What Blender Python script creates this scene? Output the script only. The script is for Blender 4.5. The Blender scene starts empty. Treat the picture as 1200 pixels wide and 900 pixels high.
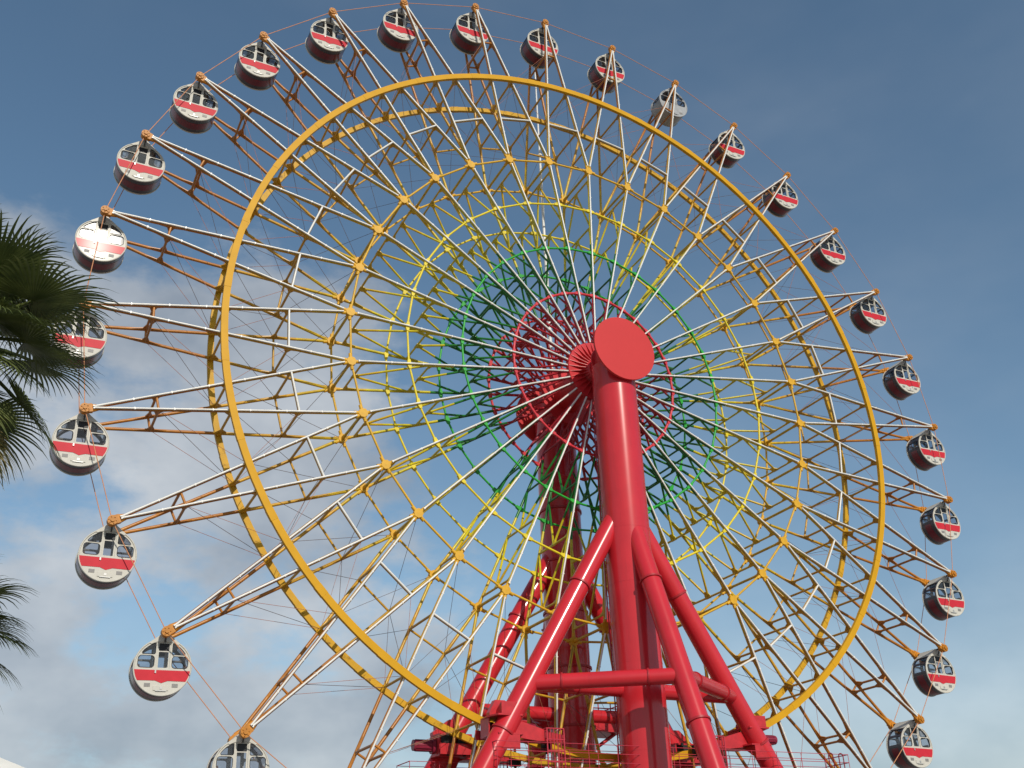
import bpy, bmesh, math, random
from mathutils import Vector, Matrix, Euler
PI = math.pi
rad = math.radians
scene = bpy.context.scene
col = scene.collection
HUB = 28.6                                   # height of the wheel's axle above the ground

# ------------------------------------------------------------------ camera
cam_d = bpy.data.cameras.new('camera')
cam = bpy.data.objects.new('camera', cam_d)
col.objects.link(cam)
cam.location = (-25.925, -42.949, HUB - 25.474)
cam.rotation_euler = Matrix(((0.89909747, -0.17371740, -0.40180344), (-0.43654023, -0.42396644, -0.79352698),
                             (-0.03250173, 0.88886147, -0.45702179))).to_euler('XYZ')
cam_d.sensor_width = 36.0
cam_d.lens = 36.0 * 1226.615 / 1200.0
cam_d.clip_start = 0.1
cam_d.clip_end = 6000
scene.camera = cam

# ------------------------------------------------------------------ sky and sun
SUN_EL = rad(32.8)
SKY_STRENGTH = 0.118
world = bpy.data.worlds.new('World')
scene.world = world
world.use_nodes = True
nt = world.node_tree
nt.nodes.clear()
N = nt.nodes.new
L = nt.links.new
out = N('ShaderNodeOutputWorld')
sky = N('ShaderNodeTexSky'); sky.sky_type = 'NISHITA'; sky.sun_disc = False
sky.sun_elevation = SUN_EL; sky.sun_rotation = PI
sky.altitude = 10; sky.air_density = 1.0; sky.dust_density = 0.6; sky.ozone_density = 0.9
bg = N('ShaderNodeBackground'); bg.inputs['Strength'].default_value = SKY_STRENGTH
wb = N('ShaderNodeMix'); wb.data_type = 'RGBA'; wb.blend_type = 'MULTIPLY'; wb.inputs['Factor'].default_value = 1.0
L(sky.outputs['Color'], wb.inputs['A']); wb.inputs['B'].default_value = (0.86, 1.0, 0.98, 1)
L(wb.outputs['Result'], bg.inputs['Color'])
tc = N('ShaderNodeTexCoord')


def wmath(op, a, b=None, clamp=False):
    n = N('ShaderNodeMath'); n.operation = op; n.use_clamp = clamp
    for i, v in enumerate((a, b)):
        if v is None: continue
        if isinstance(v, (int, float)): n.inputs[i].default_value = v
        else: L(v, n.inputs[i])
    return n.outputs[0]


def wnoise(scale, detail, rough, stretch, off=(0, 0, 0)):
    m = N('ShaderNodeMapping'); m.inputs['Scale'].default_value = stretch; m.inputs['Location'].default_value = off
    L(tc.outputs['Generated'], m.inputs['Vector'])
    n = N('ShaderNodeTexNoise'); n.inputs['Scale'].default_value = scale
    n.inputs['Detail'].default_value = detail; n.inputs['Roughness'].default_value = rough
    L(m.outputs['Vector'], n.inputs['Vector'])
    return n.outputs['Fac']


def wramp(v, a, b):
    n = N('ShaderNodeMapRange'); n.interpolation_type = 'SMOOTHSTEP'
    n.inputs['From Min'].default_value = a; n.inputs['From Max'].default_value = b
    L(v, n.inputs['Value'])
    return n.outputs['Result']


sep = N('ShaderNodeSeparateXYZ'); L(tc.outputs['Generated'], sep.inputs[0])
west = wramp(sep.outputs['X'], 0.62, 0.12)                 # cloud bank lies to the west (left)
low = wramp(sep.outputs['Z'], 0.63, 0.50)
bank = wmath('MULTIPLY', west, low)
n1 = wnoise(4.2, 9, 0.58, (1, 1, 1.9), (3.1, 0.4, 1.7))
dens = wmath('ADD', n1, wmath('MULTIPLY', wmath('SUBTRACT', bank, 0.38), 0.39))
cloud = wramp(dens, 0.53, 0.70)
veil_n = wnoise(1.3, 5, 0.6, (1, 1, 2.2), (7.3, 2.2, 0.3))
veil = wmath('MULTIPLY', wramp(veil_n, 0.42, 0.78), 0.16)
haze_low = wmath('MULTIPLY', wramp(sep.outputs['Z'], 0.36, 0.04), 0.72)
total = wmath('MAXIMUM', wmath('MULTIPLY', cloud, 0.88), wmath('ADD', veil, haze_low), True)
shade = wnoise(5.0, 5, 0.55, (1, 1, 1.6), (0.2, 5.1, 2.2))
cr = N('ShaderNodeValToRGB'); L(shade, cr.inputs['Fac'])
cr.color_ramp.elements[0].position = 0.30; cr.color_ramp.elements[0].color = (0.28, 0.33, 0.40, 1)
cr.color_ramp.elements[1].position = 0.72; cr.color_ramp.elements[1].color = (0.68, 0.71, 0.74, 1)
bgc = N('ShaderNodeBackground'); bgc.inputs['Strength'].default_value = 0.95
L(cr.outputs['Color'], bgc.inputs['Color'])
mix = N('ShaderNodeMixShader'); L(total, mix.inputs[0]); L(bg.outputs[0], mix.inputs[1]); L(bgc.outputs[0], mix.inputs[2])
L(mix.outputs[0], out.inputs['Surface'])

sun_d = bpy.data.lights.new('sun', 'SUN')
sun_d.energy = 3.3
sun_d.angle = rad(0.53)
sun_d.color = (1.0, 0.93, 0.82)
sun = bpy.data.objects.new('sun', sun_d)
col.objects.link(sun)
sun.rotation_euler = Vector((-0.02, math.cos(SUN_EL), -math.sin(SUN_EL))).to_track_quat('-Z', 'Y').to_euler()
sun.location = (0, -60, 70)

scene.view_settings.view_transform = 'Standard'
scene.view_settings.look = 'None'
scene.view_settings.exposure = 0.0
scene.view_settings.gamma = 1.0


# ------------------------------------------------------------------ materials
def paint(name, c, rough=0.35, var=0.12, coat=0.0, dirt=0.0, dirt_col=(0.10, 0.06, 0.03), metallic=0.0, scale=3.0, spec=0.4, stretch=(1, 1, 1)):
    m = bpy.data.materials.new(name); m.use_nodes = True
    t = m.node_tree; b = t.nodes['Principled BSDF']
    b.inputs['Roughness'].default_value = rough
    b.inputs['Metallic'].default_value = metallic
    b.inputs['Coat Weight'].default_value = coat
    b.inputs['Coat Roughness'].default_value = 0.10
    b.inputs['Specular IOR Level'].default_value = spec
    x = t.nodes.new('ShaderNodeTexCoord')
    n = t.nodes.new('ShaderNodeTexNoise'); n.inputs['Scale'].default_value = scale; n.inputs['Detail'].default_value = 6
    t.links.new(x.outputs['Object'], n.inputs['Vector'])
    r = t.nodes.new('ShaderNodeValToRGB'); t.links.new(n.outputs['Fac'], r.inputs['Fac'])
    r.color_ramp.elements[0].position = 0.3; r.color_ramp.elements[1].position = 0.7
    r.color_ramp.elements[0].color = tuple(v * (1 - var) for v in c) + (1,)
    r.color_ramp.elements[1].color = tuple(min(1, v * (1 + var)) for v in c) + (1,)
    src = r.outputs['Color']
    if dirt > 0:
        n2 = t.nodes.new('ShaderNodeTexNoise'); n2.inputs['Scale'].default_value = scale * 1.7; n2.inputs['Detail'].default_value = 8
        n2.inputs['Roughness'].default_value = 0.65
        mp = t.nodes.new('ShaderNodeMapping'); mp.inputs['Scale'].default_value = stretch
        t.links.new(x.outputs['Object'], mp.inputs['Vector']); t.links.new(mp.outputs['Vector'], n2.inputs['Vector'])
        mr = t.nodes.new('ShaderNodeMapRange'); mr.inputs['From Min'].default_value = 0.56; mr.inputs['From Max'].default_value = 0.68
        mr.inputs['To Max'].default_value = dirt
        t.links.new(n2.outputs['Fac'], mr.inputs['Value'])
        mx = t.nodes.new('ShaderNodeMix'); mx.data_type = 'RGBA'
        t.links.new(mr.outputs[0], mx.inputs['Factor'])
        t.links.new(src, mx.inputs['A']); mx.inputs['B'].default_value = dirt_col + (1,)
        src = mx.outputs['Result']
    t.links.new(src, b.inputs['Base Color'])
    return m


def banded_paint(name, stops, rough=0.38):
    """paint whose colour changes with the distance from the wheel's axle, as the real members are painted"""
    m = bpy.data.materials.new(name); m.use_nodes = True
    t = m.node_tree; b = t.nodes['Principled BSDF']; b.inputs['Roughness'].default_value = rough
    x = t.nodes.new('ShaderNodeTexCoord')
    s = t.nodes.new('ShaderNodeSeparateXYZ'); t.links.new(x.outputs['Object'], s.inputs[0])
    c = t.nodes.new('ShaderNodeCombineXYZ'); t.links.new(s.outputs['X'], c.inputs['X']); t.links.new(s.outputs['Z'], c.inputs['Z'])
    ln = t.nodes.new('ShaderNodeVectorMath'); ln.operation = 'LENGTH'; t.links.new(c.outputs[0], ln.inputs[0])
    d = t.nodes.new('ShaderNodeMath'); d.operation = 'DIVIDE'; d.inputs[1].default_value = 26.0
    t.links.new(ln.outputs['Value'], d.inputs[0])
    r = t.nodes.new('ShaderNodeValToRGB'); r.color_ramp.interpolation = 'CONSTANT'
    t.links.new(d.outputs[0], r.inputs['Fac'])
    els = r.color_ramp.elements
    while len(els) > 1: els.remove(els[-1])
    els[0].position = 0.0; els[0].color = stops[0][1] + (1,)
    for pos, cc in stops[1:]:
        e = els.new(pos / 26.0); e.color = cc + (1,)
    n = t.nodes.new('ShaderNodeTexNoise'); n.inputs['Scale'].default_value = 2.2; n.inputs['Detail'].default_value = 6
    t.links.new(x.outputs['Object'], n.inputs['Vector'])
    mr = t.nodes.new('ShaderNodeMapRange'); mr.inputs['From Min'].default_value = 0.3; mr.inputs['From Max'].default_value = 0.7
    mr.inputs['To Min'].default_value = 0.78; mr.inputs['To Max'].default_value = 1.12
    t.links.new(n.outputs['Fac'], mr.inputs['Value'])
    mu = t.nodes.new('ShaderNodeMix'); mu.data_type = 'RGBA'; mu.blend_type = 'MULTIPLY'; mu.inputs['Factor'].default_value = 1
    t.links.new(r.outputs['Color'], mu.inputs['A'])
    g = t.nodes.new('ShaderNodeCombineColor')
    for k in range(3): t.links.new(mr.outputs[0], g.inputs[k])
    t.links.new(g.outputs[0], mu.inputs['B'])
    t.links.new(mu.outputs['Result'], b.inputs['Base Color'])
    return m


def glass(name, tint, gloss=0.10):
    m = bpy.data.materials.new(name); m.use_nodes = True
    t = m.node_tree; t.nodes.clear()
    o = t.nodes.new('ShaderNodeOutputMaterial'); tr = t.nodes.new('ShaderNodeBsdfTransparent'); gl = t.nodes.new('ShaderNodeBsdfGlossy')
    tr.inputs['Color'].default_value = tint + (1,); gl.inputs['Roughness'].default_value = 0.03
    lw = t.nodes.new('ShaderNodeLayerWeight'); lw.inputs['Blend'].default_value = 0.25
    ad = t.nodes.new('ShaderNodeMath'); ad.operation = 'MULTIPLY_ADD'; ad.use_clamp = True
    ad.inputs[1].default_value = 0.6; ad.inputs[2].default_value = gloss
    t.links.new(lw.outputs['Fresnel'], ad.inputs[0])
    mx = t.nodes.new('ShaderNodeMixShader'); t.links.new(ad.outputs[0], mx.inputs[0])
    t.links.new(tr.outputs[0], mx.inputs[1]); t.links.new(gl.outputs[0], mx.inputs[2]); t.links.new(mx.outputs[0], o.inputs['Surface'])
    return m


RED = (0.56, 0.022, 0.032)
M = {}
M['tower_red'] = paint('tower_red', RED, 0.24, 0.07, 0.30, 0.30, (0.36, 0.02, 0.025), scale=0.9, stretch=(2.2, 2.2, 0.22))
M['flange_red'] = paint('flange_red', (0.40, 0.02, 0.028), 0.4, 0.10)
M['cap_red'] = paint('cap_red', (0.56, 0.035, 0.036), 0.5, 0.02, 0, 0.25, (0.46, 0.028, 0.03), scale=0.9, spec=0.25)
M['machine_red'] = paint('machine_red', (0.50, 0.022, 0.03), 0.35, 0.15, 0.1, 0.2, (0.15, 0.02, 0.02))
M['dark_motor'] = paint('dark_motor', (0.24, 0.018, 0.045), 0.4, 0.15)
M['rubber'] = paint('rubber', (0.02, 0.02, 0.02), 0.8, 0.2)
M['rail_red'] = paint('rail_red', (0.48, 0.035, 0.06), 0.45, 0.1)
M['deck_steel'] = paint('deck_steel', (0.20, 0.03, 0.035), 0.6, 0.2)
M['members'] = banded_paint('wheel_member_paint', [(0, (0.42, 0.018, 0.03)), (4.62, (0.014, 0.17, 0.022)), (8.2, (0.60, 0.50, 0.014)),
                                                    (11.6, (0.60, 0.40, 0.012)), (15.2, (0.54, 0.29, 0.012)), (19.5, (0.42, 0.155, 0.012)),
                                                    (24.1, (0.48, 0.19, 0.014))])
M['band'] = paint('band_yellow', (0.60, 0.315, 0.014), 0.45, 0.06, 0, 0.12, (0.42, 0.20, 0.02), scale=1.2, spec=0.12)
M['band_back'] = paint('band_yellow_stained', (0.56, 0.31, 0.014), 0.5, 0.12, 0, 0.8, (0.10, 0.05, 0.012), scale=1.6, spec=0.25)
M['orange'] = paint('node_orange', (0.66, 0.36, 0.015), 0.5, 0.12, 0, 0.25, (0.30, 0.12, 0.02))
M['ring_orange'] = paint('ring_orange', (0.62, 0.36, 0.02), 0.4, 0.12)
M['ring_yellow'] = paint('ring_yellow', (0.72, 0.57, 0.018), 0.4, 0.12)
M['ring_green'] = paint('ring_green', (0.02, 0.36, 0.035), 0.4, 0.12)
M['ring_red'] = paint('ring_red', (0.58, 0.03, 0.045), 0.4, 0.12)
M['hub_red'] = paint('hub_red', (0.56, 0.025, 0.032), 0.4, 0.10)
M['tube_white'] = paint('light_tube_white', (0.74, 0.72, 0.67), 0.3, 0.10, scale=1.5)
M['tip_orange'] = paint('tip_orange', (0.52, 0.20, 0.012), 0.5, 0.2, 0, 0.3, (0.25, 0.08, 0.02))
M['cable'] = paint('rim_cable_paint', (0.58, 0.25, 0.11), 0.5, 0.15)
M['wire'] = paint('tie_wire', (0.13, 0.09, 0.08), 0.5, 0.2)
M['wire_rust'] = paint('tie_wire_orange', (0.36, 0.13, 0.07), 0.5, 0.2)
M['mast'] = paint('mast_white', (0.72, 0.72, 0.70), 0.35, 0.06)
M['g_white'] = paint('gondola_white', (0.55, 0.53, 0.47), 0.5, 0.05, 0.008, 0.22, (0.40, 0.36, 0.28), scale=2.5, spec=0.2)
M['g_red'] = paint('gondola_stripe_red', (0.55, 0.030, 0.045), 0.45, 0.06, 0.008, spec=0.12)
M['g_maroon'] = paint('gondola_maroon', (0.16, 0.012, 0.020), 0.3, 0.12, 0.3)
M['g_navy'] = paint('gondola_dark', (0.060, 0.048, 0.055), 0.32, 0.15, 0.3)
M['g_grey'] = paint('gondola_grey', (0.34, 0.35, 0.36), 0.45, 0.12, 0, 0.2, (0.2, 0.2, 0.2))
M['g_dark'] = paint('gondola_black', (0.012, 0.012, 0.014), 0.5, 0.1)
M['g_seat'] = paint('gondola_seat', (0.16, 0.10, 0.09), 0.6, 0.15)
M['g_vent'] = paint('gondola_vent', (0.22, 0.21, 0.20), 0.5, 0.2, scale=30)
M['steel'] = paint('galvanised_steel', (0.42, 0.42, 0.41), 0.4, 0.1, metallic=0.4)
M['hang'] = paint('hanger_dark_steel', (0.06, 0.055, 0.05), 0.45, 0.15)
M['glass'] = glass('gondola_glass', (0.74, 0.76, 0.80), 0.07)


# ------------------------------------------------------------------ mesh building
class MB:
    def __init__(s): s.v = []; s.f = []; s.sm = []; s.mi = []; s.cur = 0

    def add(s, verts, faces, smooth):
        o = len(s.v); s.v += [tuple(p) for p in verts]
        for f in faces: s.f.append([i + o for i in f]); s.sm.append(smooth); s.mi.append(s.cur)

    def tube(s, a, b, r, r2=None, n=8, caps=True):
        a = Vector(a); b = Vector(b); r2 = r if r2 is None else r2
        d = (b - a).normalized(); u = d.orthogonal().normalized(); w = d.cross(u)
        ring = lambda c, q: [c + (u * math.cos(2 * PI * i / n) + w * math.sin(2 * PI * i / n)) * q for i in range(n)]
        s.add(ring(a, r) + ring(b, r2), [[i, (i + 1) % n, n + (i + 1) % n, n + i] for i in range(n)], True)
        if caps:
            s.add(ring(a, r), [list(range(n))[::-1]], False); s.add(ring(b, r2), [list(range(n))], False)

    def path(s, pts, r, n=8):
        for a, b in zip(pts, pts[1:]): s.tube(a, b, r, None, n)

    def box(s, c, sx, sy, sz, rot=None):
        c = Vector(c); R = rot if rot is not None else Matrix.Identity(3)
        vs = [c + R @ Vector((x * sx / 2, y * sy / 2, z * sz / 2)) for x in (-1, 1) for y in (-1, 1) for z in (-1, 1)]
        s.add(vs, [[0, 1, 3, 2], [4, 6, 7, 5], [0, 4, 5, 1], [2, 3, 7, 6], [0, 2, 6, 4], [1, 5, 7, 3]], False)

    def prism(s, poly, axis_from, ex):
        """closed polygon (list of Vectors) extruded along ex, centred"""
        ex = Vector(ex); n = len(poly)
        a = [Vector(p) - ex / 2 for p in poly]; b = [Vector(p) + ex / 2 for p in poly]
        s.add(a + b, [list(range(n))[::-1], list(range(n, 2 * n))] + [[i, (i + 1) % n, n + (i + 1) % n, n + i] for i in range(n)], False)

    def disc(s, c, axis, r, h, n=32, r2=None):
        c = Vector(c); axis = Vector(axis).normalized()
        s.tube(c - axis * h / 2, c + axis * h / 2, r, r2, n)

    def build(s, name, mats, parent=None, loc=None):
        me = bpy.data.meshes.new(name); me.from_pydata(s.v, [], s.f)
        for m in (mats if isinstance(mats, (list, tuple)) else [mats]): me.materials.append(m)
        me.polygons.foreach_set('use_smooth', s.sm); me.polygons.foreach_set('material_index', s.mi)
        me.update()
        bm = bmesh.new(); bm.from_mesh(me); bmesh.ops.recalc_face_normals(bm, faces=bm.faces); bm.to_mesh(me); bm.free()
        o = bpy.data.objects.new(name, me); col.objects.link(o)
        if parent: o.parent = parent
        if loc: o.location = loc
        return o


def thing(name, label, cat, loc=(0, 0, 0), group=None):
    o = bpy.data.objects.new(name, None); col.objects.link(o); o.location = loc
    o.empty_display_size = 0.3
    o['label'] = label; o['category'] = cat
    if group: o['group'] = group
    return o


kids = {}


def copy_tree(o, parent=None):
    c = o.copy(); col.objects.link(c); c.parent = parent
    for ch in list(o.children): copy_tree(ch, c)
    return c


V = Vector

# ------------------------------------------------------------------ ground
g = MB(); g.add([(-1500, -1500, 0), (1500, -1500, 0), (1500, 1500, 0), (-1500, 1500, 0)], [[0, 1, 2, 3]], False)
M['paving'] = paint('paving', (0.24, 0.23, 0.21), 0.85, 0.2, scale=0.4)
go = g.build('ground', M['paving']); go['kind'] = 'structure'


# ------------------------------------------------------------------ support towers
def leg_point(base, d, z): return base + d * (base.z - z)


def tower(sy, name, label):
    t = thing(name, label, 'tower', (0, sy * 3.15, 0))
    zc = HUB
    J = V((0, 0, zc - 7.7))
    m = MB(); m.tube((0, 0, 0), (0, 0, zc - 0.55), 1.09, n=64)
    c = m.build('column', M['tower_red'], t)
    sm_ = [5.2, 9.4, 13.1, 16.7, 19.3] if sy < 0 else [4.6, 8.7, 11.4, 14.2, 17.0, 19.6, 22.4]
    for z in sm_:
        w_ = MB(); w_.disc((0, 0, z), (0, 0, 1), 1.096 if sy < 0 else 1.16, 0.035 if sy < 0 else 0.10, 64)
        w_.build('weld_seam' if sy < 0 else 'flange', M['tower_red'] if sy < 0 else M['flange_red'], c)
    f = MB()
    f.disc((0, 0, 0.12), (0, 0, 1), 1.6, 0.24, 32)
    f.build('base_plate', M['flange_red'], c)
    # axle housing behind the round cover plate
    h = MB(); h.tube((0, sy * 1.17, zc), (0, -sy * 0.45, zc), 0.80, n=40)
    h.box((0, sy * 0.35, zc - 0.6), 0.9, 1.3, 0.9)
    for k in range(16):
        a = 2 * PI * k / 16
        h.tube((0.87 * math.cos(a), -sy * 0.40, zc + 0.87 * math.sin(a)), (0.87 * math.cos(a), -sy * 0.56, zc + 0.87 * math.sin(a)), 0.04, n=6)
    h.disc((0, -sy * 0.45, zc), (0, 1, 0), 0.95, 0.08, 40)
    h.build('axle_housing', M['hub_red'], t)
    cp = MB(); cp.disc((0, sy * 1.22, zc), (0, 1, 0), 1.75, 0.13, 72); cp.build('cover_plate', M['cap_red'], t)
    # three raking legs: two in the plane of the wheel, one outward
    legs = {'a': V((-0.62, 0, -1)), 'b': V((0.56, 0, -1)), 'c': V((0, sy * 0.37, -1))}
    pts = {}
    zb = zc - 16.6
    for k, d in legs.items():
        e = J + d * J.z
        lm = MB(); lm.tube(J, e, 0.46, n=36)
        lo = lm.build('leg', M['tower_red'], t)
        for z in (zc - 12.1, zc - 18.6, zc - 24.0):
            fl = MB(); p = J + d * (J.z - z); fl.disc(p, d, 0.52, 0.09, 32); fl.build('flange', M['flange_red'], lo)
        fl = MB(); fl.disc(e + V((0, 0, 0.1)), (0, 0, 1), 0.85, 0.2, 32); fl.build('base_plate', M['flange_red'], lo)
        pts[k] = J + d * (J.z - zb)
    for a, b in (('a', 'c'), ('c', 'b'), ('a', 'b')):
        bm_ = MB(); A, B = pts[a], pts[b]
        if (a, b) == ('a', 'b'):
            A = A + V((0, -sy * 0.0, 0)); B = B + V((0, 0, 0))
        bm_.tube(A, B, 0.33, n=28)
        bo = bm_.build('brace', M['tower_red'], t)
        for q in (0.22, 0.78):
            fl = MB(); fl.disc(A.lerp(B, q), B - A, 0.375, 0.07, 28); fl.build('flange', M['flange_red'], bo)
    # access ladder on the wheel side of the column
    if sy > 0: return t
    ld = MB()
    y = -sy * 1.28
    for x in (-0.56, -0.14): ld.tube((x, y, 7), (x, y, zc - 1.8), 0.032, n=6)
    z = 7.2
    while z < zc - 1.8:
        ld.tube((-0.56, y, z), (-0.14, y, z), 0.016, n=5, caps=False); z += 0.3
    z = 8.0
    while z < zc - 2:
        ld.tube((-0.56, y, z), (-0.56, -sy * 0.8, z), 0.02, n=5); ld.tube((-0.14, y, z), (-0.14, -sy * 0.95, z), 0.02, n=5); z += 2.4
    ld.build('ladder', M['rail_red'], t)
    return t


tf = tower(-1, 'support_tower', 'red tubular support tower in front of the wheel, round cover plate at its head')
tr = tower(1, 'support_tower', 'red tubular support tower behind the wheel, carrying the tall white mast')
# lightning mast on the rear tower and its service landing
ms = MB()
ms.tube((0, 0, HUB + 0.6), (0, 0, HUB + 9), 0.13, 0.11, 12); ms.tube((0, 0, HUB + 9), (0, 0, HUB + 18), 0.095, 0.08, 12)
ms.tube((0, 0, HUB + 18), (0, 0, HUB + 27), 0.065, 0.04, 12)
for z in (9, 18): ms.disc((0, 0, HUB + z), (0, 0, 1), 0.16, 0.10, 12)
ms.build('mast', M['mast'], tr)
ld = MB()
ld.box((1.85, 0.85, HUB - 17.25), 2.2, 1.9, 0.12)
ld.box((1.85, -0.08, HUB - 17.0), 2.2, 0.05, 0.42); ld.box((1.85, 1.78, HUB - 17.0), 2.2, 0.05, 0.42)
ld.tube((0.6, 0.5, HUB - 18.6), (2.7, 0.5, HUB - 17.3), 0.09)
lo = ld.build('service_landing', M['machine_red'], tr)
rl = MB()
for x in (0.8, 1.5, 2.2, 2.93):
    for y in (-0.08, 1.78): rl.tube((x, y, HUB - 17.2), (x, y, HUB - 15.95), 0.03, n=6)
for z in (-16.55, -16.2, -15.95):
    rl.path([(0.8, -0.08, HUB + z), (2.93, -0.08, HUB + z), (2.93, 1.78, HUB + z), (0.8, 1.78, HUB + z)], 0.028, 6)
rl.build('railing', M['rail_red'], lo)


# ------------------------------------------------------------------ the wheel
NB = 32
DEL = PI / NB
PHASE = 3.983446059734751
R_TIP, Y_TIP = 25.0, 0.9866
R_NODE, Y_NODE = 13.44, 1.516
R_BAND = 19.23


def ych(r): return Y_NODE if r <= R_NODE else Y_NODE - (Y_NODE - Y_TIP) * (r - R_NODE) / (R_TIP - R_NODE)


wheel = thing('ferris_wheel', 'giant wheel of white lit spokes and yellow, green and red rings between two red towers', 'ferris wheel', (0, 0, HUB))


def at(r, a, y): return V((r * math.cos(a), y, r * math.sin(a)))


# --- one inner spoke (its half angle is the local x axis)
def inner_spoke():
    st = [12.84, 9.45, 6.55, 4.05]
    m = MB()
    F = lambda r: V((r, -1.516, 0)); B = lambda r: V((r, 1.516, 0)); C = lambda r: V((r, 0, 0))
    m.tube(F(1.60), F(R_NODE), 0.072); m.tube(B(1.60), B(R_NODE), 0.075)
    m.tube(F(R_NODE), B(R_NODE), 0.07)
    for i, r in enumerate(st):
        m.tube(F(r), B(r), 0.055, n=6)
        nx = st[i + 1] if i + 1 < len(st) else 1.9
        m.tube(C(r), F(nx), 0.058, n=8); m.tube(C(r), B(nx), 0.058, n=8)
    o = m.build('inner_spoke', M['members'], wheel)
    for r in st:
        q = 0.50 if r > 5 else 0.32
        for sg in (-1, 1):
            e = V((r, sg * 1.516, 0)); gs = MB()
            gs.prism([e + V((q, -sg * 0.03, 0)), e + V((0.05, -sg * 0.10, 0)), e + V((0.03, -sg * q, 0)), e + V((-0.03, -sg * q, 0)),
                      e + V((-0.16, -sg * 0.2, 0)), e + V((-q * 1.25, -sg * 0.12, 0)), e + V((-q * 1.25, -sg * 0.03, 0))], None, (0, 0, 0.035))
            gs.build('gusset_plate', M['members'], o)
        c = V((r, 0, 0)); gs = MB()
        gs.prism([c + V((0.07, 0.20, 0)), c + V((0.07, -0.20, 0)), c + V((-0.10, -0.22, 0)), c + V((-0.32, -0.10, 0)), c + V((-0.32, 0.10, 0)), c + V((-0.10, 0.22, 0))],
                 None, (0, 0, 0.04))
        gs.build('gusset_plate', M['members'], o)
    lt = MB()
    n = 7
    for i in range(n):
        a = 1.75 + (R_NODE - 0.35 - 1.75) * i / n; b = 1.75 + (R_NODE - 0.35 - 1.75) * (i + 1) / n
        lt.tube((a, -1.516 - 0.118, 0), (b, -1.516 - 0.118, 0), 0.044)
        lt.box((b, -1.516 - 0.10, 0), 0.05, 0.12, 0.095)
    lt.build('light_tube', M['tube_white'], o)
    for sg in (-1, 1):
        nd = MB(); c = V((R_NODE, sg * 1.516, 0))
        nd.disc(c + V((0, sg * 0.0, 0)), (0, 1, 0), 0.23, 0.22, 8)
        for a in (DEL * 1.0, -DEL * 1.0, PI, PI / 2, -PI / 2):
            d = V((math.cos(a), 0, math.sin(a)))
            if abs(a) < 0.5: d = V((math.cos(a * 3), 0, math.sin(a * 3)))
            nd.tube(c, c + d * 0.42, 0.10, 0.085, 8)
        nd.tube(c, c + V((0, -sg * 0.5, 0)), 0.10, 0.085, 8)
        nd.build('node_joint', M['orange'], o)
    return o


# --- one outer arm (tip on the local x axis)
XN = R_NODE * math.cos(DEL); ZN = R_NODE * math.sin(DEL)


def arm_pt(x, sy, sz):
    q = (x - XN) / (R_TIP - XN)
    return V((x, sy * (Y_NODE + (Y_TIP - Y_NODE) * q), sz * ZN * (1 - q)))


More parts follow.
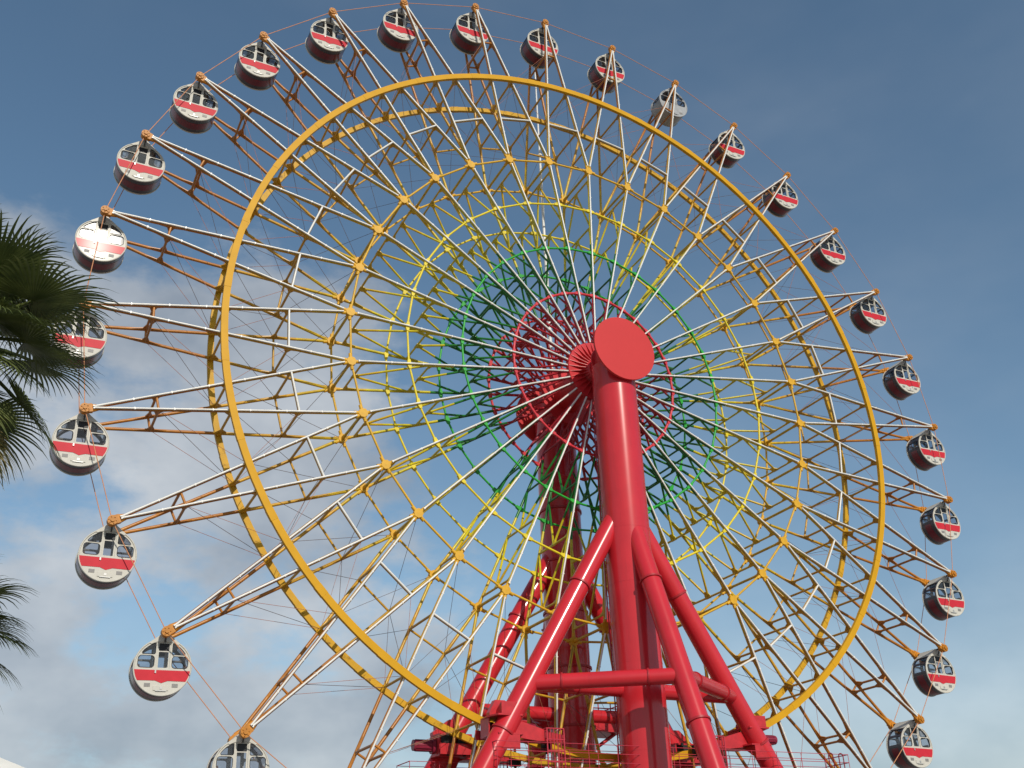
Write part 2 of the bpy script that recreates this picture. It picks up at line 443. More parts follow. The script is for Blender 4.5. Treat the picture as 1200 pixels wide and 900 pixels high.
def outer_arm():
    m = MB()
    for sy in (-1, 1):
        for sz in (-1, 1):
            m.tube(arm_pt(XN, sy, sz), arm_pt(24.85, sy, sz), 0.075 if sy < 0 else 0.078)
    o = m.build('outer_arm', M['members'], wheel)
    lt = MB()
    for sz in (-1, 1):
        n = 7; x0, x1 = XN + 0.35, 24.72
        for i in range(n):
            a = arm_pt(x0 + (x1 - x0) * i / n, -1, sz); b = arm_pt(x0 + (x1 - x0) * (i + 1) / n, -1, sz)
            off = V((0, -0.118, 0))
            lt.tube(a + off, b + off, 0.044)
            lt.box(b + V((0, -0.10, 0)), 0.05, 0.12, 0.095)
    a, b = arm_pt(16.3, -1, -1), arm_pt(16.3, -1, 1)
    lt.tube(a + V((0, -0.1, 0)), b + V((0, -0.1, 0)), 0.05)
    lt.build('light_tube', M['tube_white'], o)
    # rectangular frames that hold the four chords apart
    for x, q in ((16.3, 0.40), (22.2, 0.48)):
        fr = MB()
        for sy in (-1, 1): fr.tube(arm_pt(x, sy, -1), arm_pt(x, sy, 1), 0.055, n=8)
        for sz in (-1, 1):
            A, B = arm_pt(x, -1, sz), arm_pt(x, 1, sz)
            fr.tube(A, B, 0.06, n=8)
            for e, sg in ((A, 1), (B, -1)):
                dy = V((0, sg, 0)); ax = (arm_pt(x + 1, -sg, sz) - arm_pt(x, -sg, sz)).normalized()
                poly = [e + dy * 0.07 + ax * q * 1.5, e + dy * 0.16 + ax * 0.16, e + dy * q + ax * 0.05, e + dy * q - ax * 0.05, e + dy * 0.16 - ax * 0.16, e + dy * 0.07 - ax * q * 1.5]
                fr.prism(poly, None, (0, 0, 0.045))
        fr.build('cross_frame', M['members'], o)
    # cross bars and lugs that carry the two rim bands
    br = MB()
    for sz in (-1, 1):
        A, B = arm_pt(19.2, -1, sz), arm_pt(19.2, 1, sz)
        br.tube(A + V((0, -0.30, 0)), B + V((0, 0.30, 0)), 0.06, n=8)
        for e, sg in ((A, -1), (B, 1)):
            br.box(e + V((0, sg * 0.14, 0)), 0.20, 0.26, 0.16)
            br.prism([e + V((0.05, -sg * 0.42, 0)), e + V((-0.05, -sg * 0.42, 0)), e + V((-0.3, -sg * 0.08, 0)), e + V((0.3, -sg * 0.08, 0))], None, (0, 0, 0.04))
    br.build('band_bracket', M['members'], o)
    for sy in (-1, 1):
        tb = MB(); c = V((25.0, sy * Y_TIP, 0))
        tb.box(c + V((-0.06, 0, 0)), 0.34, 0.20, 0.36)
        tb.disc(c + V((0.06, 0, 0)), (0, 1, 0), 0.20, 0.30, 16)
        tb.disc(c + V((0.06, 0, 0)), (0, 1, 0), 0.085, 0.40, 12)
        for sz in (-1, 1): tb.tube(c + V((-0.15, 0, sz * 0.10)), arm_pt(24.55, sy, sz), 0.10, 0.085)
        for k in range(6):
            a = PI / 6 + k * PI / 3
            tb.disc(c + V((0.06 + 0.14 * math.cos(a), sy * 0.16, 0.14 * math.sin(a))), (0, 1, 0), 0.025, 0.05, 6)
        tb.build('tip_bracket', M['tip_orange'], o)
    w = MB()

    def pt(k, x, sy, sz):
        p = arm_pt(x, sy, sz); a = k * 2 * PI / NB
        return V((p.x * math.cos(a) - p.z * math.sin(a), p.y, p.x * math.sin(a) + p.z * math.cos(a)))
    # tie rods to the next arm
    w.tube(pt(0, 16.3, 1, 1), pt(1, 19.2, -1, -1), 0.011, n=4, caps=False)
    w.tube(pt(0, 19.2, -1, 1), pt(1, 16.3, 1, -1), 0.011, n=4, caps=False)
    w.tube(pt(0, 22.2, -1, 1), pt(1, 19.2, 1, -1), 0.011, n=4, caps=False)
    w.tube(pt(0, XN, 1, 1), pt(0, 19.2, -1, -1), 0.011, n=4, caps=False)
    w.tube(pt(0, XN, -1, 1), pt(1, 16.3, 1, 1), 0.011, n=4, caps=False)
    w.cur = 1
    for sy in (-1, 1):
        w.tube(pt(0, 22.2, sy, 1), pt(1, 19.2, sy, -1), 0.010, n=4, caps=False)
        w.tube(pt(0, 16.3, sy, 1), pt(1, 19.2, sy, -1), 0.010, n=4, caps=False)
    w.build('tie_wire', [M['wire'], M['wire_rust']], o)
    return o


isp = inner_spoke(); oar = outer_arm()
for k in range(NB):
    a = PHASE - k * 2 * PI / NB
    for proto, ang in ((oar, a), (isp, a - DEL)):
        if k == 0: o = proto
        else: o = copy_tree(proto, wheel)
        o.rotation_euler = (0, -ang, 0)


# --- rings
def seg_ring(name, mat, r, sy, rt, plate):
    m = MB(); y = sy * 1.516
    pts = [at(r, PHASE - DEL - k * 2 * PI / NB, y) for k in range(NB)]
    for k in range(NB):
        p, q = pts[k], pts[(k + 1) % NB]
        m.tube(p, q, rt, n=8)
        if plate:
            d = (q - p).normalized(); e = (p - pts[k - 1]).normalized(); rr = V((p.x, 0, p.z)).normalized()
            s_ = plate
            m.prism([p + d * s_ * 1.7 + rr * 0.06, p + rr * s_ * 0.75, p - e * s_ * 1.7 + rr * 0.06, p - e * s_ * 1.7 - rr * 0.06, p - rr * s_ * 0.75, p + d * s_ * 1.7 - rr * 0.06],
                    None, (0, 0.15, 0))
    return m.build(name, mat, wheel)


for sy in (-1, 1):
    seg_ring('orange_ring', M['ring_orange'], 13.44, sy, 0.058, 0)
    seg_ring('yellow_ring', M['ring_yellow'], 10.55, sy, 0.056, 0.15)
    seg_ring('green_ring', M['ring_green'], 7.65, sy, 0.056, 0.14)
    seg_ring('red_ring', M['ring_red'], 4.80, sy, 0.068, 0.13)


def band(sy, mat):
    m = MB(); n = 192; y0 = sy * 1.41; y1 = sy * 1.60; hw = 0.155 if sy < 0 else 0.135; r0, r1 = R_BAND - hw, R_BAND + hw
    vs = []
    for i in range(n):
        a = 2 * PI * i / n
        vs += [at(r0, a, y0), at(r1, a, y0), at(r1, a, y1), at(r0, a, y1)]
    fs = []
    for i in range(n):
        j = (i + 1) % n
        for k in range(4): fs.append([i * 4 + k, i * 4 + (k + 1) % 4, j * 4 + (k + 1) % 4, j * 4 + k])
    m.add(vs, fs, False)
    o = m.build('rim_band', mat, wheel)
    sp = MB(); sp.box((R_BAND, sy * 1.505, 0), hw * 2 + 0.02, 0.205, 0.5)
    po = sp.build('splice_plate', mat, o)
    for k in range(NB):
        c = po if k == 0 else po.copy()
        if k: col.objects.link(c); c.parent = o
        c.rotation_euler = (0, -(PHASE - DEL - k * 2 * PI / NB), 0)
    return o


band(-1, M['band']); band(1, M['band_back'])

# --- hub: two flange discs with radial ribs on a drum
hb = MB()
hb.tube((0, -1.45, 0), (0, 1.45, 0), 0.95, n=40)
hb.tube((0, -2.6, 0), (0, 2.6, 0), 0.55, n=32)
ho = hb.build('hub', M['hub_red'], wheel)
for sy in (-1, 1):
    fl = MB()
    fl.tube((0, sy * 1.40, 0), (0, sy * 1.66, 0), 1.70, 1.70, 72)
    fl.tube((0, sy * 1.66, 0), (0, sy * 1.95, 0), 0.85, 0.62, 48)
    for k in range(NB):
        a = PHASE - DEL - k * 2 * PI / NB
        rr = V((math.cos(a), 0, math.sin(a))); y = V((0, sy, 0)); tn = V((-math.sin(a), 0, math.cos(a)))
        fl.prism([rr * 0.70 + y * 1.64, rr * 1.66 + y * 1.64, rr * 1.66 + y * 1.68, rr * 0.70 + y * 1.88], None, tn * 0.03)
    fl.build('hub_flange', M['hub_red'], ho)

# --- cables joining the arm tips
cb = {}
for sy in (-1, 1):
    m = MB()
    p = at(25.06, -DEL, sy * (Y_TIP + 0.02)); q = at(25.06, DEL, sy * (Y_TIP + 0.02))
    m.tube(p, q, 0.020, n=6)
    pro = m.build('rim_cable', M['cable'], wheel)
    for k in range(NB):
        o = pro if k == 0 else pro.copy()
        if k: col.objects.link(o); o.parent = wheel
        o.rotation_euler = (0, -(PHASE - DEL - k * 2 * PI / NB), 0)

# ------------------------------------------------------------------ gondolas
GR = 1.18; GZ = 1.20; GA = 2.60; GD = 0.57


def holed_plate(outer, holes, y, th):
    """flat plate in the x-z plane with real openings"""
    bm = bmesh.new(); edges = []
    for loop in [outer] + holes:
        vs = [bm.verts.new((u, y, v)) for u, v in loop]
        for i in range(len(vs)): edges.append(bm.edges.new((vs[i], vs[(i + 1) % len(vs)])))
    bmesh.ops.triangle_fill(bm, use_beauty=True, use_dissolve=False, edges=edges)
    ret = bmesh.ops.extrude_face_region(bm, geom=list(bm.faces))
    for v in [e for e in ret['geom'] if isinstance(e, bmesh.types.BMVert)]: v.co.y += th
    bmesh.ops.recalc_face_normals(bm, faces=bm.faces)
    vs = [tuple(v.co) for v in bm.verts]; idx = {v: i for i, v in enumerate(bm.verts)}
    fs = [[idx[v] for v in f.verts] for f in bm.faces]
    bm.free()
    return vs, fs


def rrect(u0, u1, v0, v1, r, n=4):
    p = []
    for cu, cv, a0 in ((u1 - r, v0 + r, -PI / 2), (u1 - r, v1 - r, 0), (u0 + r, v1 - r, PI / 2), (u0 + r, v0 + r, PI)):
        for i in range(n + 1):
            a = a0 + PI / 2 * i / n; p.append((cu + r * math.cos(a), cv + r * math.sin(a)))
    return p


def quarter(s):
    p = [(-0.34, 0.58)]
    p += [(-0.34, 0.99)]
    for i in range(9):
        a = PI - math.acos(0.40) + (PI - math.asin(0.56) - (PI - math.acos(0.40))) * (i / 8)
        p.append((1.06 * math.cos(a), 1.06 * math.sin(a)))
    p.append((-0.86, 0.535)); p.append((-0.38, 0.535))
    return [(u * s, v) for u, v in (p if s > 0 else p[::-1])]


def arc_shell(m, r0, r1, a0, a1, y0, y1, n):
    vs = []; fs = []
    for i in range(n + 1):
        a = a0 + (a1 - a0) * i / n
        for r, y in ((r0, y0), (r1, y0), (r1, y1), (r0, y1)): vs.append((r * math.cos(a), y, r * math.sin(a) + GZ))
    for i in range(n):
        for k in range(4): fs.append([i * 4 + k, i * 4 + (k + 1) % 4, i * 4 + 4 + (k + 1) % 4, i * 4 + 4 + k])
    fs += [[0, 1, 2, 3], [n * 4 + 3, n * 4 + 2, n * 4 + 1, n * 4]]
    m.add(vs, fs, False)


def make_gondola(label, grey=False):
    W = M['g_grey'] if grey else M['g_white']; DK = M['g_grey'] if grey else M['g_navy']
    t = thing('gondola', label, 'gondola', group='drum gondolas hanging round the wheel')
    circ = [(GR * math.cos(2 * PI * i / 72), GR * math.sin(2 * PI * i / 72)) for i in range(72)]
    wins = [quarter(1), quarter(-1), rrect(-1.02, -0.36, -0.03, 0.465, 0.13), rrect(0.36, 1.02, -0.03, 0.465, 0.13)]
    door = rrect(-0.27, 0.27, -0.08, 1.04, 0.05)
    up = lambda vs: [(x, y, z + GZ) for x, y, z in vs]
    for sy in (-1, 1):
        y = sy * GD
        m = MB(); vs, fs = holed_plate(circ, wins + [door], y - sy * 0.05, sy * 0.05); m.add(up(vs), fs, False)
        # rolled rim round the edge
        rim = [V((1.165 * math.cos(2 * PI * i / 72), y, GZ + 1.165 * math.sin(2 * PI * i / 72))) for i in range(73)]
        m.path(rim, 0.035, 6)
        fo = m.build('end_panel', W, t)
        for w_ in wins:                       # each window: its pane and the dark rubber seal round it
            gl = MB()
            gl.add([(u, y - sy * 0.025, v + GZ) for u, v in w_], [list(range(len(w_)))], False)
            gl.cur = 1
            pp = [V((u, y + sy * 0.004, v + GZ)) for u, v in w_]
            gl.path(pp + [pp[0]], 0.014, 4)
            gl.build('window', [M['glass'], M['g_dark']], fo)
        st = MB()
        top = [(GR * 0.985 * math.cos(a), GR * 0.985 * math.sin(a)) for a in [PI + (0.110 + (0.512 - 0.110) * i / 6) for i in range(7)]]
        right = [(-u, v) for u, v in top[::-1]]
        poly = top + [(-0.26, -0.56), (0.0, -0.66), (0.26, -0.56)] + right
        vs, fs = holed_plate(poly, [], y + sy * 0.002, sy * 0.014); st.add(up(vs), fs, False)
        if not grey:
            st.build('belt_stripe', M['g_red'], fo)
        # door leaf with dark vent at its head and a pane below
        d = MB(); vs, fs = holed_plate(rrect(-0.265, 0.265, -0.075, 1.035, 0.04), [rrect(-0.20, 0.20, -0.02, 0.64, 0.03), rrect(-0.215, 0.215, 0.68, 1.0, 0.03)], y - sy * 0.07, sy * 0.04)
        d.add(up(vs), fs, False)
        do = d.build('door', W, t)
        dg = MB(); dg.add([(u, y - sy * 0.05, v + GZ) for u, v in rrect(-0.21, 0.21, -0.03, 0.65, 0.03)], [list(range(20))], False)
        dg.build('door_pane', M['glass'], do)
        vt = MB(); vs, fs = holed_plate(rrect(-0.21, 0.21, 0.685, 0.995, 0.02), [], y - sy * 0.065, sy * 0.01); vt.add(up(vs), fs, False)
        vt.build('door_vent', M['g_dark'], do)
        lt = MB(); lt.box((0.0, y + sy * 0.015, GZ - 0.87), 0.62, 0.03, 0.18)
        lo = lt.build('step_plate', W, fo)
        sl = MB(); sl.box((0.0, y + sy * 0.036, GZ - 0.975), 0.44, 0.02, 0.035); sl.box((0, y + sy * 0.036, GZ - 0.86), 0.10, 0.02, 0.10)
        sl.build('step_edge', M['steel'], fo)
        la = MB(); la.box((-0.28, y + sy * 0.03, GZ - 0.20), 0.06, 0.05, 0.12); la.build('latch', M['steel'], fo)
        for sx in (-1, 1):
            ve = MB(); ve.box((sx * 0.56, y + sy * 0.006, GZ - 0.745), 0.24, 0.014, 0.15); ve.build('vent', M['g_vent'], fo)
    yb = GD - 0.052
    b = MB(); arc_shell(b, 1.10, 1.165, PI + 0.06, 2 * PI - 0.06, -yb, yb, 40)
    arc_shell(b, 1.10, 1.165, rad(58), rad(122), -yb, yb, 18)
    for a in (-3, 26, 55):
        for q in (a, 180 - a - 6):
            arc_shell(b, 1.10, 1.165, rad(q), rad(q + 6), -yb, yb, 3)
    for s_ in (1, -1):
        A0, A1 = (rad(3), rad(55)) if s_ > 0 else (rad(125), rad(177))
        for ye in (-yb, yb - 0.09): arc_shell(b, 1.10, 1.165, A0, A1, ye, ye + 0.09, 14)
    bo = b.build('barrel', DK, t)
    for a0, a1 in ((3, 26), (32, 55), (125, 148), (154, 177)):
        p = MB(); vs = []; n = 6
        for i in range(n + 1):
            a = rad(a0 + (a1 - a0) * i / n)
            vs += [(1.13 * math.cos(a), -yb + 0.09, GZ + 1.13 * math.sin(a)), (1.13 * math.cos(a), yb - 0.09, GZ + 1.13 * math.sin(a))]
        p.add(vs, [[2 * i, 2 * i + 1, 2 * i + 3, 2 * i + 2] for i in range(n)], True)
        p.build('side_window', M['glass'], bo)
    if not grey:
        s = MB(); arc_shell(s, 1.16, 1.172, PI + 0.10, 2 * PI - 0.10, -0.24, 0.26, 40); s.build('barrel_stripe', M['g_maroon'], bo)
    rf = MB()
    prof = [(-0.64, 1.00), (-0.40, 1.19), (-0.24, 1.32), (-0.12, 1.44), (0.12, 1.44), (0.24, 1.32), (0.40, 1.19), (0.64, 1.00)]
    prof += [(1.09 * math.cos(rad(a)), 1.09 * math.sin(rad(a))) for a in range(60, 121, 6)]
    rf.prism([V((u, 0, v + GZ)) for u, v in prof], None, (0, 2 * GD + 0.07, 0))
    rf.build('roof_cap', W, t)
    for sx in (-1, 1):
        st = MB()
        st.prism([V((sx * 0.40, 0, GZ - 0.48)), V((sx * 0.40, 0, GZ - 0.40)), V((sx * 0.84, 0, GZ - 0.38)), V((sx * 0.93, 0, GZ + 0.12)), V((sx * 1.0, 0, GZ + 0.10)), V((sx * 0.92, 0, GZ - 0.46))], None, (0, 2 * GD - 0.16, 0))
        st.build('bench', M['g_seat'], t)
    fl = MB(); fl.box((0, 0, GZ - 0.80), 1.55, 2 * GD - 0.14, 0.06); fl.build('floor', M['g_dark'], t)
    h = MB()
    h.tube((0, -0.90, GA), (0, 0.90, GA), 0.05, n=10)
    for y in (-0.34, 0.34): h.box((0, y, GZ + 1.36), 0.16, 0.06, 0.20)
    for y in (-0.66, 0.66):
        h.path([(0, y * 1.25, GA), (0, y * 1.0, GZ + 1.12), (0, y * 0.94, GZ + 1.02)], 0.035, 6)
    h.build('hanger', M['hang'], t)
    return t


LAB = [
    'lowest gondola on the left, white with red belt, cut off by the bottom edge',
    'white gondola at lower left, next above the one cut off by the bottom edge',
    'white gondola with red belt, second below the palm fronds on the left rim',
    'white gondola under the drooping palm frond, its upper left behind the frond tips',
    'white gondola mostly hidden behind the palm fronds on the left',
    'sun-glinting white gondola just above the palm fronds, in front of pale cloud',
    'white gondola on the upper left rim, next above the one glinting over the palm',
    'white gondola on the upper left rim, second above the one glinting over the palm',
    'white gondola at upper left, third above the one glinting over the palm',
    'white gondola with red belt, second to the left of the topmost tip',
    'gondola hanging from the topmost tip of the wheel, left of its spokes',
    'gondola next right of the topmost one, white end with red belt and dark barrel',
    'gondola hanging in front of the top of the white mast',
    'red-belted gondola just left of the plain grey gondola near the top',
    'plain grey gondola without a red belt, upper right of the wheel',
    'red-belted gondola just right of the plain grey one, seen through two white spokes',
    'red-belted gondola second to the right of the plain grey one, behind converging spokes',
    'red-belted gondola on the upper right rim, third past the plain grey one',
    'red-belted gondola on the right rim, level with the top of the red cover plate',
    'red-belted gondola on the right rim, level with the lower edge of the hub',
    'red-belted gondola on the right rim, fifth counting up from the lowest there',
    'red-belted gondola on the right rim, fourth counting up from the lowest one there',
    'red-belted gondola at the far right edge of the wheel, third from the lowest there',
    'red-belted gondola on the lower right rim, next above the lowest one there',
    'lowest gondola in view on the right rim, near the bottom edge, barrel windows showing',
]
rnd = random.Random(4)
g0 = make_gondola(LAB[0])
ggrey = make_gondola(LAB[14], True)
for k in range(25):
    a = PHASE - k * 2 * PI / NB
    p = at(25.0, a, 0) + V((0, 0, HUB))
    if k == 0: o = g0
    elif k == 14: o = ggrey
    else: o = copy_tree(g0)
    sw = rad(rnd.uniform(-1.6, 1.6))
    o.rotation_euler = (0, sw, 0)
    R3 = Matrix.Rotation(sw, 3, 'Y')
    o.scale = (0.915, 0.93, 0.915)
    o.location = p - R3 @ V((0, 0, GA * 0.915))
    o['label'] = LAB[k]


# ------------------------------------------------------------------ drive units gripping the rim bands
def drive_unit(label, legx, sy, outward):
    """bracket arms on a tower leg, rollers either side of the band, motor pointing outward"""
    z = HUB - 18.35; y = sy * 3.15
    t = thing('drive_unit', label, 'drive unit', (legx, y, z), 'drive units gripping the rim bands')
    s = -sy                                    # towards the wheel
    b = MB()
    for dz in (-0.42, 0.42):
        b.prism([V((-0.62, -s * 0.45, dz)), V((0.62, -s * 0.45, dz)), V((0.85, s * 0.3, dz)), V((0.75, s * 1.15, dz)), V((-0.75, s * 1.15, dz)), V((-0.85, s * 0.3, dz))], None, (0, 0, 0.07))
    for x in (-0.72, 0.72): b.box((x, s * 0.72, 0), 0.07, 0.85, 0.80)
    b.prism([V((0, -s * 0.45, -1.1)), V((0, s * 0.5, -0.46)), V((0, -s * 0.45, -0.46))], None, (0.9, 0, 0))
    b.prism([V((0, -s * 0.45, 1.0)), V((0, s * 0.5, 0.46)), V((0, -s * 0.45, 0.46))], None, (0.9, 0, 0))
    b.build('bracket', M['machine_red'], t)
    for x in (-0.38, 0.38):
        r = MB(); r.tube((x, s * 1.18, -0.30), (x, s * 1.18, 0.30), 0.30, n=24); r.tube((x, s * 1.18, -0.46), (x, s * 1.18, 0.46), 0.07, n=10)
        r.build('roller', M['rubber'], t)
    gd = MB(); gd.box((0, s * 1.50, -0.22), 1.7, 0.04, 0.44); gd.build('guard', M['machine_red'], t)
    mo = MB()
    mo.tube((outward * 0.80, s * 0.55, 0.0), (outward * 1.75, s * 0.55, 0.0), 0.23, n=24)
    mo.disc((outward * 0.86, s * 0.55, 0), (1, 0, 0), 0.34, 0.12, 24)
    for k in range(12):
        a = 2 * PI * k / 12
        mo.box((outward * 1.3, s * 0.55 + 0.235 * math.cos(a), 0.235 * math.sin(a)), 0.7, 0.03, 0.03, Matrix.Rotation(a, 3, 'X'))
    mo.build('motor', M['dark_motor'], t)
    gb = MB()
    gb.prism([V((-0.80, s * 0.25, 0.46)), V((0.80, s * 0.25, 0.46)), V((0.62, s * 0.25, 0.60)), V((0.25 - 0.25 * outward, s * 0.25, 1.15)), V((-0.25 - 0.25 * outward, s * 0.25, 1.15)), V((-0.80, s * 0.25, 0.58))], None, (0, 0.34, 0))
    gb.build('hood', M['machine_red'], t)
    inn = -1 if legx > 0 else 1                # towards the middle of the tower
    ar = MB()
    ar.prism([V((inn * 0.35, s * 0.16, -0.46)), V((inn * 0.35, s * 0.16, 0.30)), V((inn * 0.9, s * 0.16, 0.22)), V((inn * 2.5, s * 0.16, -0.22)), V((inn * 3.1, s * 0.16, -0.30)),
              V((inn * 3.1, s * 0.16, -0.62)), V((inn * 1.6, s * 0.16, -0.60))], None, (0, 0.16, 0))
    ar.box((inn * 1.75, s * 0.60, -0.56), 2.7, 0.75, 0.05)
    ar.build('support_arm', M['machine_red'], t)
    ty = MB(); ty.tube((inn * 2.75, s * 1.22, -0.80), (inn * 2.75, s * 1.22, -0.30), 0.27, n=24); ty.tube((inn * 2.75, s * 1.22, -1.0), (inn * 2.75, s * 1.22, -0.1), 0.06, n=10)
    ty.build('roller', M['rubber'], t)
    cg = MB()
    cx0, cx1, cy = inn * 2.05, inn * 2.95, -s * 0.10
    for q in range(6):
        x = cx0 + (cx1 - cx0) * q / 5; cg.tube((x, cy, -2.0), (x, cy, -0.05), 0.035 if q in (0, 5) else 0.02, n=6)
    for z_ in (-0.05, -0.55, -1.05, -1.55, -2.0): cg.tube((cx0, cy, z_), (cx1, cy, z_), 0.03, n=6)
    for x in (cx0, cx1): cg.tube((x, cy, -0.05), (x, s * 0.5, -0.05), 0.03, n=6); cg.tube((x, cy, -0.5), (x, s * 0.2, -0.5), 0.03, n=6)
    cg.build('guard_cage', M['rail_red'], t)
    k_ = 0.88 if sy < 0 else 1.05
    t.scale = (k_, 0.95, k_)
    return t


drive_unit('red drive unit on the left leg of the front tower, its motor pointing right', -6.60, -1, 1)
drive_unit('red drive unit on the right leg of the front tower, at its outer side', 5.95, -1, 1)
drive_unit('red drive unit on the left leg of the rear tower, its round motor pointing left', -6.60, 1, -1)
drive_unit('red drive unit on the right leg of the rear tower, seen between the front legs', 5.95, 1, 1)


# ------------------------------------------------------------------ service galleries below the drives
def gallery(sy, label, x0, x1):
    z = HUB - 20.22
    t = thing('service_gallery', label, 'walkway', (0, sy * 3.15, z))
    yi, yo = -sy * 0.85, sy * 0.75
    d = MB(); d.box(((x0 + x1) / 2, (yi + yo) / 2, 0), x1 - x0, abs(yo - yi), 0.10)
    for yy in (yi, yo): d.box(((x0 + x1) / 2, yy, -0.12), x1 - x0, 0.12, 0.28)
    d.build('deck', M['deck_steel'], t)
    r = MB()
    n = int((x1 - x0) / 1.3)
    for yy in (yi, yo):
        for i in range(n + 1):
            x = x0 + (x1 - x0) * i / n; r.tube((x, yy, 0), (x, yy, 1.15), 0.015, n=6)
        for zz in (0.45, 0.8, 1.15): r.tube((x0, yy, zz), (x1, yy, zz), 0.013, n=6)
    for x in (x0, x1):
        for zz in (0.45, 0.8, 1.15): r.tube((x, yi, zz), (x, yo, zz), 0.022, n=6)
    r.build('railing', M['rail_red'], t)
    h = MB()
    for x in (x1 - 0.35, x1 - 0.95):
        for q in (0, 0.38):
            pts = [V((x - q * 0.0, yo + sy * 0.05, -0.6)), V((x, yo + sy * 0.05, 1.05))]
            for i in range(7):
                a = PI * i / 6; pts.append(V((x - 0.13 + 0.13 * math.cos(a), yo + sy * 0.05, 1.05 + 0.13 * math.sin(a))))
            pts.append(V((x - 0.26, yo + sy * 0.05, -0.6)))
            h.path(pts, 0.028, 6)
    h.build('ladder_hoop', M['rail_red'], t)
    hg = MB()
    for x in (-5.5, 5.0):
        hg.tube((x, 0, -0.1), (0.9 if x > 0 else -0.9, 0, -3.0), 0.09, n=8)
    hg.build('deck_strut', M['machine_red'], t)
    return t


gallery(-1, 'red railed service gallery across the legs of the front tower, at the bottom edge', -7.4, 10.6)
gallery(1, 'red railed service gallery across the legs of the rear tower, behind the wheel', -8.7, 8.2)


# ------------------------------------------------------------------ palms
def leaf_mat(name, a, b_):
    m = paint(name, a, 0.5, 0.25, scale=4)
    t = m.node_tree; r = [n for n in t.nodes if n.type == 'VALTORGB'][0]
    r.color_ramp.elements[0].color = a + (1,); r.color_ramp.elements[1].color = b_ + (1,)
    bs = t.nodes['Principled BSDF']
    tr_ = t.nodes.new('ShaderNodeBsdfTranslucent'); t.links.new(r.outputs['Color'], tr_.inputs['Color'])
    mx = t.nodes.new('ShaderNodeMixShader'); mx.inputs[0].default_value = 0.22
    o = [n for n in t.nodes if n.type == 'OUTPUT_MATERIAL'][0]
    t.links.new(bs.outputs[0], mx.inputs[1]); t.links.new(tr_.outputs[0], mx.inputs[2]); t.links.new(mx.outputs[0], o.inputs['Surface'])
    return m


M['leaf'] = leaf_mat('palm_leaf', (0.036, 0.056, 0.013), (0.135, 0.160, 0.042))
M['leaf_dry'] = leaf_mat('palm_leaf_dry', (0.17, 0.15, 0.05), (0.30, 0.24, 0.11))
M['trunk'] = paint('palm_trunk', (0.13, 0.10, 0.075), 0.9, 0.35, scale=6)


def fan_frond(m, base, d, length, fan, rng, droop=0.95):
    """a petiole from base along d, then a pleated fan of long blades with drooping tips"""
    d = d.normalized()
    side = d.cross(V((0, 0, 1)))
    side = side.normalized() if side.length > 0.05 else V((1, 0, 0))
    pts = []
    for i in range(6):
        q = i / 5; pts.append(base + d * length * q + V((0, 0, -0.16 * length * q * q)))
    for a, b in zip(pts, pts[1:]): m.tube(a, b, 0.022, 0.018, 5)
    c = pts[-1]; fd = (pts[-1] - pts[-2]).normalized(); up = side.cross(fd).normalized()
    nb = 44
    for i in range(nb):
        u = (i + 0.5) / nb
        ang = (u - 0.5) * rad(250)
        L_ = fan * (0.72 + 0.28 * math.cos(ang * 0.55)) * rng.uniform(0.90, 1.06)
        dir0 = (fd * math.cos(ang) + side * math.sin(ang)).normalized()
        tang = (-fd * math.sin(ang) + side * math.cos(ang)).normalized()
        lift = up * (0.16 * abs(math.sin(ang)))
        dir0 = (dir0 + lift).normalized()
        n = 7; verts = []
        hw = fan * 0.40 * rad(250) / nb * 0.54
        p = c.copy(); dr = dir0.copy(); w0 = 0.004
        twist = rng.uniform(-0.5, 0.5)
        for k in range(n + 1):
            q = k / n
            if q < 0.42: w = hw * (q / 0.42) + 0.003
            else: w = hw * (1 - ((q - 0.42) / 0.58) ** 1.3) + 0.0015
            nrm = dr.cross(tang).normalized()
            tw = (tang * math.cos(twist * max(0, q - 0.4)) + nrm * math.sin(twist * max(0, q - 0.4)))
            fold = nrm * w * 0.35
            verts += [p - tw * w, p + fold, p + tw * w]
            st = L_ / n
            g_ = droop * (0.15 if q < 0.45 else 1.0) * rng.uniform(0.7, 1.2)
            dr = (dr + V((0, 0, -1)) * g_ * (0.12 + 0.5 * max(0, q - 0.4))).normalized()
            p = p + dr * st
        fs = []
        for k in range(n):
            a = k * 3
            fs += [[a, a + 1, a + 4, a + 3], [a + 1, a + 2, a + 5, a + 4]]
        m.add(verts, fs, False)


def palm(label, foot, h, fronds, dry, seed, fan, pet):
    t = thing('fan_palm', label, 'palm tree', foot, 'fan palms beside the wheel')
    rng = random.Random(seed)
    tk = MB(); n = 30; prev = None
    for i in range(n):
        z0, z1 = h * i / n, h * (i + 1) / n
        r0 = 0.20 + 0.10 * (1 - i / n) ** 3
        tk.tube((0, 0, z0), (0, 0, z1), r0 * 0.96, r0 * 1.04, 14)
    for i in range(26):
        a = i * 2.4; z = h - 0.9 + 0.85 * i / 26
        tk.tube((0.18 * math.cos(a), 0.18 * math.sin(a), z), (0.36 * math.cos(a), 0.36 * math.sin(a), z + 0.30), 0.045, 0.03, 5)
    tk.build('trunk', M['trunk'], t)
    top = V((0, 0, h))
    cr_ = MB()
    for az, el, ln, fr in fronds:
        d = V((math.cos(rad(az)) * math.cos(rad(el)), math.sin(rad(az)) * math.cos(rad(el)), math.sin(rad(el))))
        fan_frond(cr_, top + d * 0.1, d, ln * pet, fr * fan, rng)
    cr_.build('crown', M['leaf'], t)
    dm = MB()
    for az, el, ln, fr in dry:
        d = V((math.cos(rad(az)) * math.cos(rad(el)), math.sin(rad(az)) * math.cos(rad(el)), math.sin(rad(el))))
        fan_frond(dm, top + V((0, 0, -0.3)), d, ln * pet, fr * fan, rng, 0.9)
    dm.build('dry_fronds', M['leaf_dry'], t)
    return t


rng = random.Random(11)


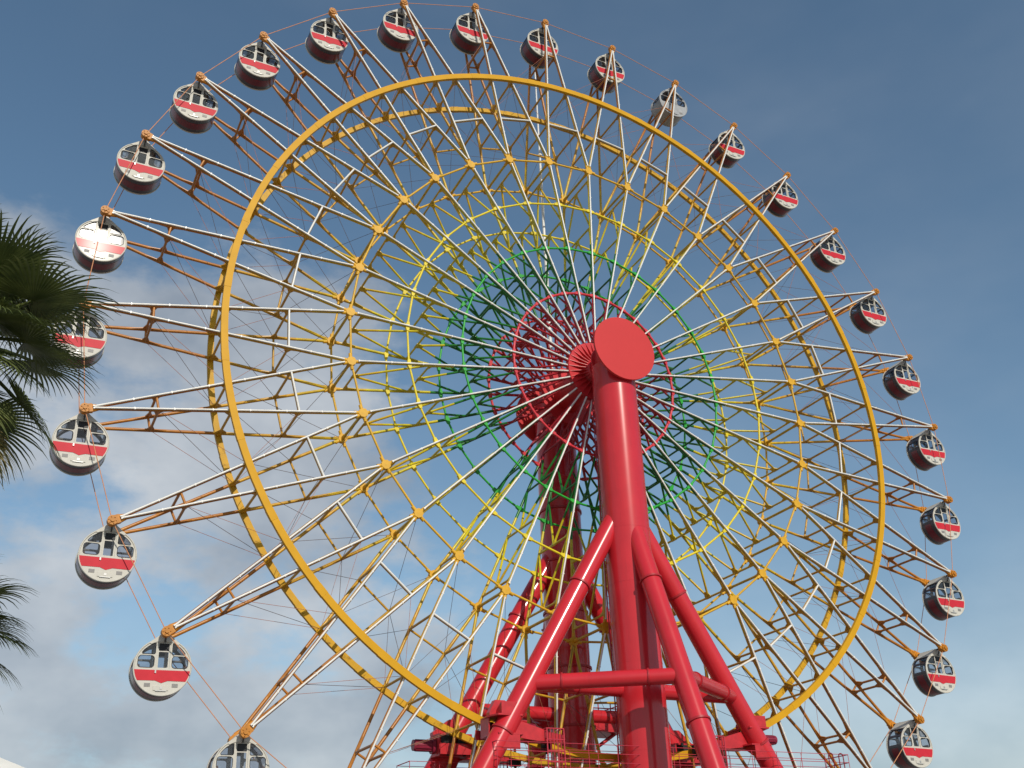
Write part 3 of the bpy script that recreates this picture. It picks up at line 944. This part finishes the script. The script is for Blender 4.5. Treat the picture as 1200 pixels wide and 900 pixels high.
palm('tall fan palm with dark green fronds at the left edge, in front of a gondola', (-26.94, -31.56, 0), 8.90,
     [(-20, 64, 1.15, 0.72), (-34, 30, 1.0, 1.05), (-62, 44, 0.95, 0.95), (-22, 6, 0.75, 0.9), (-14, -34, 0.98, 0.86), (-70, 5, 0.8, 0.9),
      (-60, -48, 0.85, 0.8), (-75, -22, 0.7, 0.9), (-85, -62, 0.8, 0.85), (-40, 52, 0.6, 0.8), (-90, 15, 0.5, 0.9), (-38, -18, 0.55, 0.85), (-100, -30, 0.8, 0.9), (-48, 12, 0.6, 0.95), (-115, 30, 0.9, 1.0), (-120, -10, 0.9, 1.0), (-110, 66, 1.0, 0.9), (10, 40, 0.9, 0.95)]
     + [(az + rng.uniform(-8, 8), el + rng.uniform(-6, 6), rng.uniform(0.85, 1.1), rng.uniform(0.9, 1.05))
        for az, el in ((60, 62), (150, 60), (240, 64), (40, 15), (80, 35), (115, 10), (150, 30), (185, 8), (215, 32), (60, -20), (105, -25), (150, -18), (195, -28), (225, -15))],
     [(-34, -50, 0.80, 0.85), (-62, -66, 0.95, 0.9), (-20, -66, 0.9, 0.7), (-95, -58, 0.8, 0.9), (-150, -55, 0.8, 0.9), (40, -60, 0.7, 0.9), (110, -58, 0.8, 0.9), (190, -55, 0.8, 0.9)], 3, 0.92, 0.95)
palm('smaller fan palm whose frond tips show low at the left edge, below the big palm', (-27.03, -26.91, 0), 6.93,
     [(-24, 34, 0.95, 0.95), (-27, 16, 0.9, 0.9), (-25, -14, 0.95, 0.95), (-30, 2, 1.0, 1.0), (-22, -30, 1.0, 0.95), (-70, 20, 0.9, 0.95), (-70, -20, 0.9, 0.95), (-60, 62, 0.9, 0.9), (15, 15, 0.9, 0.9)]
     + [(az + rng.uniform(-8, 8), el + rng.uniform(-6, 6), rng.uniform(0.85, 1.1), rng.uniform(0.9, 1.05))
        for az, el in ((60, 62), (180, 64), (50, 25), (95, 10), (140, 30), (185, 8), (230, 30), (260, 5), (70, -25), (130, -22), (190, -25), (245, -22))],
     [(60, -50, 0.8, 0.85), (150, -52, 0.8, 0.9), (240, -52, 0.8, 0.9), (330, -62, 0.7, 0.9)], 8, 0.98, 0.80)

# ------------------------------------------------------------------ white tent whose roof shows in the lower left corner
tt = thing('marquee_tent', 'white peaked marquee roof just showing in the bottom left corner', 'tent', (-26.05, -15.0, 0))
M['canvas'] = paint('tent_canvas', (0.74, 0.72, 0.66), 0.7, 0.04)
c = MB(); hw = 4.2; ze = 5.15; n = 10
prof = [(hw * (1 - i / n), ze + 2.0 * (i / n) ** 1.1) for i in range(n + 1)]
vs = []
for w_, z in prof: vs += [(-w_, -w_, z), (w_, -w_, z), (w_, w_, z), (-w_, w_, z)]
fs = [[i * 4 + k, i * 4 + (k + 1) % 4, i * 4 + 4 + (k + 1) % 4, i * 4 + 4 + k] for i in range(n) for k in range(4)]
c.add(vs, fs, False)
for a, b in (((-hw, -hw), (hw, -hw)), ((hw, -hw), (hw, hw)), ((hw, hw), (-hw, hw)), ((-hw, hw), (-hw, -hw))):
    mid = V(((a[0] + b[0]) / 2, (a[1] + b[1]) / 2, ze - 0.17)); dx, dy = abs(b[0] - a[0]), abs(b[1] - a[1])
    c.box(mid, max(dx, 0.03), max(dy, 0.03), 0.33)
c.build('canopy', M['canvas'], tt)
for x in (-hw + 0.08, hw - 0.08):
    for y in (-hw + 0.08, hw - 0.08):
        q = MB(); q.tube((x, y, 0), (x, y, ze), 0.05, n=12); q.disc((x, y, 0.02), (0, 0, 1), 0.18, 0.04, 16); q.build('pole', M['mast'], tt)
